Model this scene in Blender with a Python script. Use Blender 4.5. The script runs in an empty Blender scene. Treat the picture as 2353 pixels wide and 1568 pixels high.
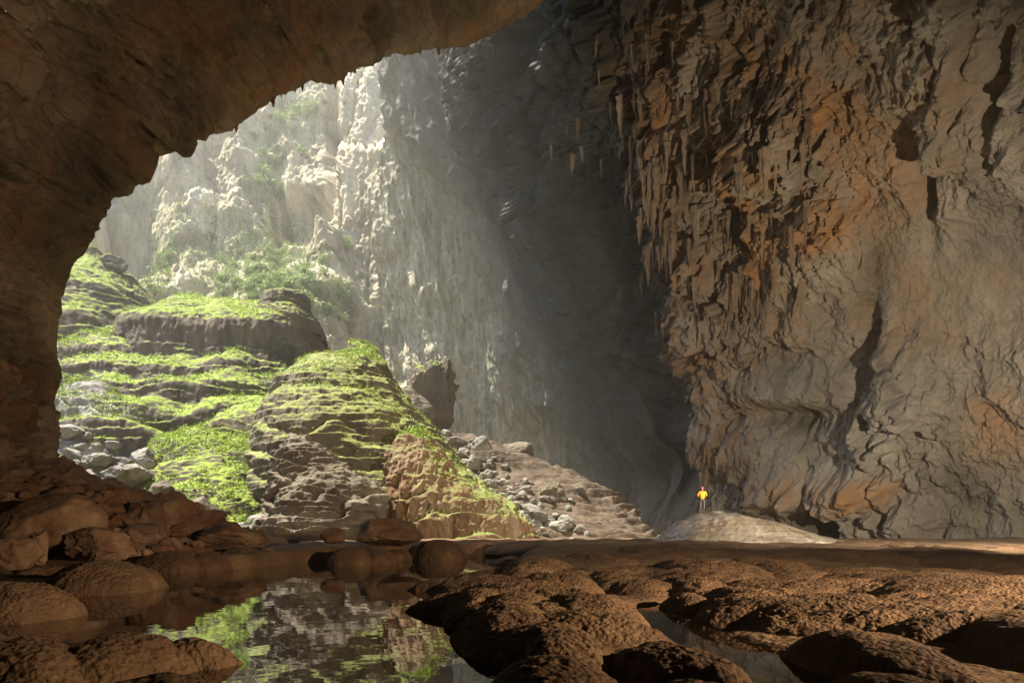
import bpy, math, numpy as np
from concurrent.futures import ThreadPoolExecutor
R = math.radians
scene = bpy.context.scene
# ------------------------------------------------------------------ camera, sky, sun, lamps, exposure
F, HX, HY, CH = 1532.0, 1176.0, 1235.0, 1.3      # focal length, principal column, horizon row; eye height in metres
cam_d = bpy.data.cameras.new("camera"); cam = bpy.data.objects.new("camera", cam_d)
scene.collection.objects.link(cam); scene.camera = cam
cam.location = (0, 0, CH); cam.rotation_euler = (R(90), 0, 0)
cam_d.lens = 36*F/2352; cam_d.sensor_width = 36; cam_d.shift_y = 451/2352
cam_d.clip_start = 0.1; cam_d.clip_end = 2000

SUN_DIR = np.array([0.41, -0.08, -0.91]); SUN_DIR /= np.linalg.norm(SUN_DIR)   # the way the light travels
w = bpy.data.worlds.new("World"); scene.world = w; w.use_nodes = True
nt = w.node_tree; sky = nt.nodes.new("ShaderNodeTexSky"); sky.sky_type = 'NISHITA'; sky.sun_disc = False
sky.sun_elevation = math.asin(-SUN_DIR[2]); sky.sun_rotation = math.atan2(-SUN_DIR[0], -SUN_DIR[1])
nt.links.new(sky.outputs[0], nt.nodes["Background"].inputs[0]); nt.nodes["Background"].inputs[1].default_value = 0.09

def to_track(v):
    import mathutils
    return mathutils.Vector(v).to_track_quat('-Z', 'Y').to_euler()
def lamp(name, kind, loc, direction, energy, color, **kw):
    d = bpy.data.lights.new(name, kind); d.energy = energy; d.color = color
    for k, v in kw.items(): setattr(d, k, v)
    o = bpy.data.objects.new(name, d); scene.collection.objects.link(o)
    o.location = loc; o.rotation_euler = to_track(direction); return o
lamp("sun", 'SUN', (0, 0, 200), SUN_DIR, 5.0, (1, .91, .77), angle=R(0.5))
# expedition floodlights standing beside the pool, outside the frame on either side
lamp("floodlight", 'SPOT', (30, 25, 5), (-9, 40, 7), 25000, (1, .84, .63), spot_size=R(116), spot_blend=.9, shadow_soft_size=.12)
lamp("floodlight", 'SPOT', (15, 4.5, 4.2), (-28, 29, -1.3), 11000, (1, .73, .47), spot_size=R(118), spot_blend=1.0, shadow_soft_size=.12)
scene.view_settings.view_transform = 'Standard'; scene.view_settings.look = 'None'
scene.view_settings.exposure = 1.9; scene.view_settings.gamma = 1
cy = scene.cycles
cy.max_bounces = 8; cy.diffuse_bounces = 4; cy.glossy_bounces = 3; cy.volume_bounces = 0
cy.transmission_bounces = 2; cy.transparent_max_bounces = 8; cy.use_denoising = True
cy.sample_clamp_indirect = 4; cy.caustics_reflective = False; cy.caustics_refractive = False

# ------------------------------------------------------------------ noise
POOL = ThreadPoolExecutor(4)
def chunked(fn, p, size=60000):
    p = np.ascontiguousarray(p, np.float32); n = len(p)
    if n <= size: return fn(p)
    return np.concatenate(list(POOL.map(lambda i: fn(p[i:i+size]), range(0, n, size))))
def _hash(ix, iy, iz, seed):
    h = (ix*np.uint32(374761393)) ^ (iy*np.uint32(668265263)) ^ (iz*np.uint32(2147483647)) ^ np.uint32(seed*974634777 & 0xffffffff)
    h = (h ^ (h >> np.uint32(13)))*np.uint32(1274126177)
    return h ^ (h >> np.uint32(16))
_g = np.random.RandomState(3).normal(size=(256, 3)); _g /= np.linalg.norm(_g, axis=1)[:, None]; GRAD = (_g*1.55).astype(np.float32)
def _perlin(p, seed):
    f0 = np.floor(p); f = p-f0; i = f0.astype(np.int32).astype(np.uint32); u = f*f*f*(f*(f*6-15)+10)
    res = None
    vals = []
    for dx in (0, 1):
        for dy in (0, 1):
            for dz in (0, 1):
                g = GRAD[_hash(i[:, 0]+np.uint32(dx), i[:, 1]+np.uint32(dy), i[:, 2]+np.uint32(dz), seed) & np.uint32(255)]
                vals.append(g[:, 0]*(f[:, 0]-dx)+g[:, 1]*(f[:, 1]-dy)+g[:, 2]*(f[:, 2]-dz))
    x, y, z = u[:, 0], u[:, 1], u[:, 2]
    l = lambda a, b, t: a+(b-a)*t
    return l(l(l(vals[0], vals[1], z), l(vals[2], vals[3], z), y), l(l(vals[4], vals[5], z), l(vals[6], vals[7], z), y), x)
def noise(p, seed=0): return chunked(lambda q: _perlin(q, seed), p)
def fbm(p, octv=4, seed=0, gain=.5, ridged=False):
    def f(q):
        a, s, t = 1.0, 0, 0
        for k in range(octv):
            v = _perlin(q*(2.03**k)+k*17.3, seed+k)
            if ridged: v = 1-2*np.abs(v)
            s = s+a*v; t += a; a *= gain
        return s/t
    return chunked(f, p)
def _worley(p, seed):
    f0 = np.floor(p); i = f0.astype(np.int32); d1 = np.full(len(p), 9., np.float32); d2 = d1.copy(); idv = np.zeros(len(p), np.float32)
    for dx in (-1, 0, 1):
        for dy in (-1, 0, 1):
            for dz in (-1, 0, 1):
                c = (i+np.array([dx, dy, dz], np.int32)).astype(np.uint32); h = _hash(c[:, 0], c[:, 1], c[:, 2], seed)
                q = f0-p+np.array([dx, dy, dz], np.float32)
                a = q[:, 0]+(h & np.uint32(1023))/np.float32(1024); b = q[:, 1]+((h >> np.uint32(10)) & np.uint32(1023))/np.float32(1024)
                e = q[:, 2]+((h >> np.uint32(20)) & np.uint32(1023))/np.float32(1024)
                d = a*a+b*b+e*e
                near = d < d1
                d2 = np.where(near, d1, np.minimum(d2, d)); d1 = np.where(near, d, d1); idv = np.where(near, (h & np.uint32(65535))/np.float32(65535), idv)
    return np.stack([np.sqrt(d1), np.sqrt(d2), idv], 1)
def worley(p, seed=0): return chunked(lambda q: _worley(q, seed), p, 30000)
def sstep(a, b, x):
    t = np.clip((x-a)/(b-a), 0, 1); return t*t*(3-2*t)
def S(p, sx, sy=None, sz=None):
    sy = sx if sy is None else sy; sz = sx if sz is None else sz
    return p/np.array([sx, sy, sz], np.float32)
def rays(tx, ty, Y):
    return np.stack([(tx-HX)/F*Y, Y*np.ones_like(tx), CH+(HY-ty)/F*Y], -1).astype(np.float32)
def gauss(tx, ty, cx, cyy, rx, ry): return np.exp(-((tx-cx)/rx)**2-((ty-cyy)/ry)**2)
def box(tx, ty, x0, x1, y0, y1, e=60): return sstep(x0-e, x0+e, tx)*(1-sstep(x1-e, x1+e, tx))*sstep(y0-e, y0+e, ty)*(1-sstep(y1-e, y1+e, ty))

# ------------------------------------------------------------------ mesh helpers
def link(name, me, mat=None, parent=None, **props):
    o = bpy.data.objects.new(name, me); scene.collection.objects.link(o)
    if mat is not None and me is not None: me.materials.append(mat)
    if parent is not None: o.parent = parent
    for k, v in props.items(): o[k] = v
    return o
def empty(name, loc, **props):
    o = link(name, None, **props); o.location = loc; return o
def raw_mesh(name, V, faces, smooth=True):
    me = bpy.data.meshes.new(name); V = np.asarray(V, np.float32).reshape(-1, 3); faces = np.asarray(faces, np.int32); k = faces.shape[1]; n = len(faces)
    me.vertices.add(len(V)); me.vertices.foreach_set("co", V.ravel())
    me.loops.add(n*k); me.loops.foreach_set("vertex_index", faces.ravel())
    me.polygons.add(n); me.polygons.foreach_set("loop_start", np.arange(n, dtype=np.int32)*k)
    me.polygons.foreach_set("use_smooth", np.full(n, smooth)); me.update(calc_edges=True); return me
def grid_faces(n, m, wrap=False):
    i = np.arange(n-1)[:, None]; j = np.arange(m if wrap else m-1)[None, :]; j2 = (j+1) % m
    return np.stack([i*m+j, i*m+j2, (i+1)*m+j2, (i+1)*m+j], -1).reshape(-1, 4)
def faced(V, n, wrap=False):
    f = grid_faces(V.shape[0], V.shape[1], wrap); P_ = V.reshape(-1, 3); q = f[len(f)//5::max(1, len(f)//4000)]
    fn = np.cross(P_[q[:, 2]]-P_[q[:, 0]], P_[q[:, 3]]-P_[q[:, 1]]); nn = n.reshape(-1, 3)[np.minimum(q[:, 0], n.size//3-1)]
    return f if (fn*nn).sum(1).mean() > 0 else f[:, ::-1]
def grid_normals(V, wrap=False):
    du = np.gradient(V, axis=0)
    dv = (np.roll(V, -1, 1)-np.roll(V, 1, 1)) if wrap else np.gradient(V, axis=1)
    n = np.cross(dv, du); return n/np.maximum(np.linalg.norm(n, axis=-1, keepdims=True), 1e-9)

# ------------------------------------------------------------------ materials
def new_mat(name):
    m = bpy.data.materials.new(name); m.use_nodes = True; t = m.node_tree; b = t.nodes["Principled BSDF"]; return m, t, b
class N:
    def __init__(s, t): s.t = t
    def n(s, typ, **kw):
        x = s.t.nodes.new("ShaderNode"+typ)
        for k, v in kw.items(): setattr(x, k, v)
        return x
    def pos(s, sc=(1, 1, 1)):
        g = s.n("NewGeometry"); m = s.n("VectorMath", operation='MULTIPLY'); m.inputs[1].default_value = sc
        s.t.links.new(g.outputs["Position"], m.inputs[0]); return m.outputs[0]
    def noise(s, vec, scale, detail=6, rough=.6, dist=0):
        x = s.n("TexNoise"); x.inputs["Scale"].default_value = scale; x.inputs["Detail"].default_value = detail
        x.inputs["Roughness"].default_value = rough; x.inputs["Distortion"].default_value = dist
        s.t.links.new(vec, x.inputs["Vector"]); return x.outputs[0]
    def ramp(s, fac, stops):
        x = s.n("ValToRGB"); e = x.color_ramp.elements
        while len(e) < len(stops): e.new(.5)
        for k, (p, c) in enumerate(stops): e[k].position = p; e[k].color = (*c, 1) if len(c) == 3 else c
        s.t.links.new(fac, x.inputs[0]); return x.outputs[0]
    def mix(s, fac, a, b, mode='MIX'):
        x = s.n("Mix", data_type='RGBA', blend_type=mode)
        for sock, v in ((x.inputs[0], fac), (x.inputs[6], a), (x.inputs[7], b)):
            if isinstance(v, (int, float)): sock.default_value = v
            elif isinstance(v, tuple): sock.default_value = (*v, 1)
            else: s.t.links.new(v, sock)
        return x.outputs[2]
    def math(s, op, a, b=0.0, clamp=False):
        x = s.n("Math", operation=op, use_clamp=clamp)
        for k, v in enumerate((a, b)):
            if isinstance(v, (int, float)): x.inputs[k].default_value = v
            else: s.t.links.new(v, x.inputs[k])
        return x.outputs[0]
    def mr(s, v, a, b, c=0, d=1):
        x = s.n("MapRange", interpolation_type='SMOOTHSTEP'); s.t.links.new(v, x.inputs[0])
        for k, q in enumerate((a, b, c, d)): x.inputs[k+1].default_value = q
        return x.outputs[0]
def rock_mat(name, c_dark, c_mid, c_light, stain=None, stain_amt=.5, scale=.12, streak=1.0, bump=.25, bump_scale=1.6, fine=(.75, 1.15),
             moss=None, moss_lo=.35, moss_hi=.7, rough=.9, wet=0, stain_scale=.07, grain=None, tint_attr=None):
    m, t, b = new_mat(name); q = N(t)
    v = q.pos((1, 1, 1/streak))
    base = q.ramp(q.noise(v, scale, 8, .62, .4), [(.3, c_dark), (.5, c_mid), (.7, c_light)])
    if stain:
        f = q.mr(q.noise(v, stain_scale, 6, .6, 1.2), .5-.12*stain_amt, .5+.2)
        base = q.mix(q.math('MULTIPLY', f, .85), base, stain)
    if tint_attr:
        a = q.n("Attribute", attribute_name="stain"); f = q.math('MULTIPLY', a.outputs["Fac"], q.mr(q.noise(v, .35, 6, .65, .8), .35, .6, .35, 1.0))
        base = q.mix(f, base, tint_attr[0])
        a = q.n("Attribute", attribute_name="pale"); base = q.mix(a.outputs["Fac"], base, tint_attr[1])  # dark tint: shade painted into the colour of the wall's inner part
        a = q.n("Attribute", attribute_name="painted_daylight"); lc = q.ramp(q.noise(q.pos((1, 1, .09)), .8, 8, .7), [(.32, (.13, .135, .09)), (.48, (.36, .34, .24)), (.68, (.58, .54, .41))])  # lighter streaked tint: daylight painted into the fluted part
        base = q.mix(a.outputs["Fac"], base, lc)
    fn = q.noise(v, scale*14, 6, .65); fine_c = q.ramp(fn, [(.25, (fine[0],)*3), (.75, (fine[1],)*3)])
    base = q.mix(1.0, base, fine_c, 'MULTIPLY')
    if moss:
        g = q.n("NewGeometry"); sp = q.n("SeparateXYZ"); t.links.new(g.outputs["Normal"], sp.inputs[0])
        vv = q.pos()
        nz = q.math('ADD', sp.outputs[2], q.math('MULTIPLY', q.math('SUBTRACT', q.noise(vv, .55, 7, .65), .5), .8))
        f = q.mr(nz, moss_lo, moss_hi)
        mc = q.ramp(q.noise(vv, 2.2, 6, .7), [(.3, moss[0]), (.5, moss[1]), (.72, moss[2])])
        base = q.mix(f, base, mc)
    t.links.new(base, b.inputs["Base Color"]); b.inputs["Roughness"].default_value = rough
    b.inputs["Specular IOR Level"].default_value = .25
    if wet:
        rr = q.mr(q.noise(v, .6, 4), .45, .6, .22, rough); t.links.new(rr, b.inputs["Roughness"]); b.inputs["Specular IOR Level"].default_value = wet
    h = q.noise(v, bump_scale, 10, .68)
    if grain:
        vo = q.n("TexVoronoi", feature='SMOOTH_F1'); vo.inputs["Scale"].default_value = grain; vo.inputs["Smoothness"].default_value = .3
        dv = q.n("VectorMath", operation='ADD'); t.links.new(q.pos(), dv.inputs[0])
        ns = q.n("TexNoise"); ns.inputs["Scale"].default_value = grain*.6; t.links.new(q.pos(), ns.inputs["Vector"])
        sc = q.n("VectorMath", operation='SCALE'); t.links.new(ns.outputs[1], sc.inputs[0]); sc.inputs["Scale"].default_value = .8/grain*2
        t.links.new(sc.outputs[0], dv.inputs[1]); t.links.new(dv.outputs[0], vo.inputs["Vector"])
        h = q.math('SUBTRACT', h, q.math('MULTIPLY', vo.outputs["Distance"], .9))
    bm = q.n("Bump"); bm.inputs["Strength"].default_value = 1; bm.inputs["Distance"].default_value = bump
    t.links.new(h, bm.inputs["Height"]); t.links.new(bm.outputs[0], b.inputs["Normal"])
    return m
MOSS = ((.07, .10, .02), (.165, .225, .032), (.30, .355, .065))
MOSS2 = ((.06, .09, .02), (.13, .17, .04), (.24, .28, .09))
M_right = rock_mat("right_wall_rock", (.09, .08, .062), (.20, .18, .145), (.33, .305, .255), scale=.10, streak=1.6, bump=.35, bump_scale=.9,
                   tint_attr=((.30, .155, .06), (.038, .043, .038)))  # rust stain, then the painted shade
M_ceil = rock_mat("ceiling_rock", (.05, .04, .03), (.15, .115, .08), (.29, .23, .16), stain=(.24, .125, .06), stain_amt=.6, scale=.16, bump=.35, bump_scale=.8)
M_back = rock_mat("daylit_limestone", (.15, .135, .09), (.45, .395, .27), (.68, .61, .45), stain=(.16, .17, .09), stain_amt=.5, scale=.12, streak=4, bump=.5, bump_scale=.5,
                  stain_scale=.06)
M_mound = rock_mat("flowstone_brown", (.055, .046, .034), (.095, .079, .058), (.145, .124, .09), scale=.25, streak=3, bump=.12, bump_scale=1.2, moss=MOSS, moss_lo=.52, moss_hi=.74)
M_mound2 = rock_mat("flowstone_grey_green", (.068, .057, .042), (.115, .095, .07), (.175, .15, .11), scale=.25, streak=3, bump=.2, bump_scale=1.2, moss=((.07, .085, .03), (.17, .20, .06), (.33, .36, .10)), moss_lo=.32, moss_hi=.66)
M_lobe = rock_mat("fluted_flowstone", (.10, .065, .035), (.20, .14, .085), (.32, .26, .19), stain=(.18, .10, .05), scale=.3, streak=3, bump=.25, bump_scale=1.0, moss=MOSS2, moss_lo=.55, moss_hi=.85)
M_grey = rock_mat("grey_limestone", (.09, .085, .072), (.19, .18, .155), (.32, .31, .275), scale=.5, bump=.12, bump_scale=1.6, moss=MOSS, moss_lo=.95, moss_hi=1.25)
M_talus = rock_mat("talus_rock", (.08, .066, .05), (.16, .135, .10), (.27, .24, .185), scale=.3, streak=.5, bump=.35, bump_scale=1.2, moss=MOSS2, moss_lo=1.2, moss_hi=1.5)
M_strata = rock_mat("brown_strata", (.055, .04, .028), (.10, .075, .053), (.16, .125, .09), scale=.4, bump=.2, bump_scale=1.2)
M_red = rock_mat("red_brown_rock", (.065, .036, .02), (.15, .09, .052), (.28, .19, .12), stain=(.13, .055, .025), stain_amt=.4, scale=.3, bump=.12, bump_scale=1.6, stain_scale=.25)
M_silt = rock_mat("brown_silt_crust", (.06, .034, .018), (.10, .058, .03), (.16, .098, .052), scale=.9, bump=.035, bump_scale=5, grain=16, fine=(.7, 1.15))
M_silt_far = rock_mat("brown_silt_floor", (.085, .05, .027), (.13, .08, .043), (.20, .13, .07), scale=.5, bump=.04, bump_scale=3, grain=9, fine=(.7, 1.15))
M_hump = rock_mat("wet_flowstone", (.11, .088, .06), (.22, .185, .14), (.36, .335, .30), scale=.5, bump=.10, bump_scale=1.4, wet=.6, rough=.75)
def leaf_mat(name, a, b_, c):
    m, t, b = new_mat(name); q = N(t); base = q.ramp(q.noise(q.pos(), 1.3, 3, .7), [(.3, a), (.5, b_), (.7, c)])
    t.links.new(base, b.inputs["Base Color"]); b.inputs["Roughness"].default_value = .6
    tr = q.n("BsdfTranslucent"); t.links.new(base, tr.inputs[0]); mx = q.n("MixShader"); mx.inputs[0].default_value = .35
    t.links.new(b.outputs[0], mx.inputs[1]); t.links.new(tr.outputs[0], mx.inputs[2]); t.links.new(mx.outputs[0], t.nodes["Material Output"].inputs[0]); return m
M_leaf = leaf_mat("fern_leaves", (.10, .16, .02), (.20, .29, .03), (.35, .42, .06))
M_bush = leaf_mat("shrub_leaves", (.10, .15, .04), (.18, .27, .07), (.32, .42, .14))
def plain(name, col, rough=.7, **kw):
    m, t, b = new_mat(name); q = N(t)
    c = q.mix(1.0, col, q.ramp(q.noise(q.pos(), 9, 5), [(.3, (.8,)*3), (.7, (1.1,)*3)]), 'MULTIPLY'); t.links.new(c, b.inputs["Base Color"])
    b.inputs["Roughness"].default_value = rough; return m
m, t, b = new_mat("pool_water"); M_water = m; q = N(t)
b.inputs["Base Color"].default_value = (.012, .008, .004, 1); b.inputs["Roughness"].default_value = .015; b.inputs["IOR"].default_value = 1.6
b.inputs["Specular IOR Level"].default_value = 1.0
bm = q.n("Bump"); bm.inputs["Distance"].default_value = .004; t.links.new(q.noise(q.pos((1, .6, 1)), 1.5, 3, .5), bm.inputs["Height"]); t.links.new(bm.outputs[0], b.inputs["Normal"])

# ------------------------------------------------------------------ large shells
def set_attr(me, name, vals):
    a = me.attributes.new(name, 'FLOAT', 'POINT'); a.data.foreach_set("value", np.ascontiguousarray(vals, np.float32).ravel())
def arris(ty): return np.interp(ty, [-1000, 0, 100, 300, 500, 700, 900, 1100, 1300], [700, 985, 1015, 1095, 1200, 1295, 1390, 1470, 1560])
def right_depth(tx, ty):
    d = tx-arris(ty)
    Y = np.interp(d, [-700, -400, -200, -60, 0, 120, 300, 700, 1300, 2500, 3600], [168, 160, 148, 128, 110, 98, 86, 66, 48, 26, 18])
    f = sstep(-60, 120, d); return Y*(1-.00016*np.clip(450-ty, 0, 2000)*f+.00010*np.clip(900-ty, 0, 2000)*(1-f))
def smooth1(a, k=9):
    ker = np.hanning(k+2)[1:-1]; ker /= ker.sum(); pad = np.pad(a, k//2, mode='edge'); return np.convolve(pad, ker, 'valid')
def build_right_wall():
    nv, nu = 900, 1120
    ty = np.concatenate([np.linspace(-1100, -20, 110, endpoint=False), np.linspace(-20, 1300, nv-110)])
    u = np.linspace(0, 1, nu)
    ux = np.concatenate([np.linspace(0, .86, 980), np.linspace(.86, 1, nu-980+1)[1:]])
    U = np.interp(ux, [0, .86, 1], [0, .56, 1])
    TY = np.repeat(ty[:, None], nu, 1); x0 = np.interp(ty, [-1100, 230, 350, 600, 850, 1300], [905, 905, 885, 868, 897, 905])[:, None]
    TX = x0+(3600-x0)*U[None]
    Y = right_depth(TX, TY)
    for _ in range(3): Y[:, 1:-1] = (Y[:, :-2]+2*Y[:, 1:-1]+Y[:, 2:])/4
    V = rays(TX, TY, Y); n = grid_normals(V)
    sgn = np.sign(-(n*(V-np.array([0, 0, CH]))).sum(-1, keepdims=True)); n = n*sgn
    p = V.reshape(-1, 3); tx = TX.ravel(); tt = TY.ravel()
    lit = 1-sstep(-60, 120, tx-arris(tt))                         # the day-lit fluted part
    drip = np.clip(box(tx, tt, 1080, 1720, -50, 880, 110)+box(tx, tt, 1700, 1950, 150, 640, 80)*.8+box(tx, tt, 1560, 1760, 900, 1200, 60)*.35, 0, 1)*(1-lit)
    smoothz = np.clip(gauss(tx, tt, 2200, 640, 330, 190)+gauss(tx, tt, 1720, 60, 130, 130)+gauss(tx, tt, 1800, 900, 170, 90), 0, 1)
    W1 = fbm(S(p, 16), 4, 1); W2 = fbm(S(p, 7), 3, 5)
    disp = 4.2*W1*(1-.5*smoothz)
    # drapery tiers: each protrudes at its fringed foot
    pw = p+np.stack([1.5*W2, 1.5*W2, 3*W1], 1)
    fl = fbm(S(pw, 1.7, 1.7, 22), 3, 11, .6)
    fl2 = fbm(S(pw, .55, .55, 7), 2, 15, .6)
    q = p[:, 2]/8.5+1.6*W1+.9*W2+.55*fl; s = q-np.floor(q)
    tier = (1-s)**.8*sstep(0, .03, s)+.0
    mod0 = sstep(-.3, .4, fbm(S(p, 10, 10, 14), 2, 91))
    amp = (4.2*drip+.5*(1-drip)*(1-lit)+.1*lit)*(1-.7*smoothz)
    disp += amp*tier*(.55+.9*sstep(-.35, .45, fbm(S(p, 11, 11, 8), 2, 61)))
    q2 = p[:, 2]/3.6-1.2*W1+1.1*W2+.9*fl+.5*fl2; s2 = q2-np.floor(q2)
    disp += (.7*drip+.05*lit)*(1-s2)**.9*sstep(0, .05, s2)
    flr = fbm(S(pw, 1.7, 1.7, 30), 4, 12, .6, True)
    disp += 2.7*drip*flr*(.5+.7*mod0)+(1.2*drip+.25)*(1-smoothz*.6)*np.abs(fl)*1.6+(.55*drip+.08)*fl2*(1-smoothz)
    # slanting ribs in the daylight
    pr = p.copy(); pr[:, 0] += .32*p[:, 2]
    rib = fbm(S(pr+np.stack([2*W2, 2*W2, 0*W2], 1), 4.6, 4.6, 48), 4, 21, .6, True); rib2 = fbm(S(pr, 1.5, 1.5, 16), 3, 25, .6, True)
    disp += lit*(1.9*rib+.5*rib2+3.2*fbm(S(pr+np.stack([2*W2, 2*W2, 0*W2], 1), 11, 11, 80), 3, 27, .5, True))
    # scalloped, creased rock elsewhere
    wo = worley(S(pw, 4.6, 4.6, 7.0), 31); cell = wo[:, 1]-wo[:, 0]
    wo2 = worley(S(pw+np.stack([W2, W2, W1], 1)*1.5, 1.9, 1.9, 2.8), 33); cell2 = wo2[:, 1]-wo2[:, 0]
    rest = (1-drip*.85)*(1-lit*.95); mod = sstep(-.15, .4, fbm(S(p, 9), 2, 81)); mod2 = sstep(-.1, .35, fbm(S(p, 13), 2, 83))
    ps = p.copy(); ps[:, 2] += .8*p[:, 0]; ps += np.stack([W2, W2, W1], 1)*3
    disp += rest*(1-.75*smoothz)*mod*(1.1*np.minimum(cell, .35)/.35+.35*np.minimum(cell2, .3)/.3+1.6*(wo[:, 2]-.5)*sstep(0, .3, cell)+.9*(wo2[:, 2]-.5)*sstep(0, .25, cell2))
    disp += rest*(1-.7*smoothz)*2.2*fbm(S(ps, 8, 8, 11), 5, 85, .55, True)
    q3 = (p[:, 2]+.9*p[:, 0])/7.5+1.5*W1+.8*W2+.15*fbm(S(p, 1.8), 2, 87); s3 = q3-np.floor(q3)
    disp += rest*mod2*2.3*(1-s3)**.8*sstep(0, .04, s3)*(1-.8*smoothz)
    disp += (.6-.45*lit)*fbm(S(p, 1.5), 4, 41, .6)*(1-.35*smoothz)+.12*fbm(S(p, .4), 2, 45)
    disp += 1.2*fbm(S(p, 4.5, 4.5, 6), 5, 49, .55, True)*(1-.6*smoothz)*(1-lit)*(1-.6*drip)
    # deep hollows and bulging masses where the photograph has them
    disp -= 12*gauss(tx, tt, 1425, 660, 80, 240)+11*gauss(tx, tt, 1500, 980, 80, 170)+5*gauss(tx, tt, 1560, 1120, 120, 60)
    disp -= 12*sstep(.3, .65, gauss(tx, tt, 1912, 1200, 46, 62))+3.5*gauss(tx, tt, 1800, 960, 130, 28)+3*gauss(tx, tt, 2120, 430, 22, 120)+3*gauss(tx, tt, 1700, 520, 26, 100)
    disp -= 3*gauss(tx, tt, 1990, 780, 22, 160)+3*gauss(tx, tt, 2300, 150, 25, 150)
    disp += 4*gauss(tx, tt, 1810, 895, 110, 55)+1.5*gauss(tx, tt, 1700, 1030, 110, 50)+3.5*gauss(tx, tt, 1580, 380, 70, 180)+2.0*gauss(tx, tt, 2060, 880, 90, 150)
    # rough brown band above the floor, overhanging it
    knob = box(tx, tt, 1750, 2080, 1085, 1150, 26)
    disp += knob*(2.0+1.3*(1-wo2[:, 0]*1.5))
    bz = sstep(.25, .8, gauss(tx, tt, 2210, 650, 330, 170)); disp = disp*(1-.6*bz)+.5*bz*W2
    V = V+n*(disp-1.5).reshape(nv, nu)[..., None]
    me = raw_mesh("cave_wall", V, faced(V, n))
    orange = np.clip(.9*drip*sstep(1250, 1450, tx)+gauss(tx, tt, 1950, 450, 200, 170)*.6+knob+gauss(tx, tt, 2020, 180, 330, 190)*.7+gauss(tx, tt, 2290, 980, 80, 90)*.7+box(tx, tt, 1650, 2350, 620, 800, 60)*.35, 0, 1)
    orange *= 1.0*np.clip(.35+1.3*sstep(-.25, .35, fbm(S(p, 6, 6, 11), 3, 71)), 0, 1)
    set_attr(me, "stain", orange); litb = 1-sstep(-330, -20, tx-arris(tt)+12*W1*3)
    set_attr(me, "pale", np.clip((1-sstep(1400, 1640, tx+60*W1))*.96, 0, 1)); set_attr(me, "painted_daylight", litb*.9)  # dark tint paints the shade, lighter one paints daylight fading into it
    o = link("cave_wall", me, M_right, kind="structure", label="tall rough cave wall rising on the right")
    return V, TX, TY
WR, WTX, WTY = build_right_wall()

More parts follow.
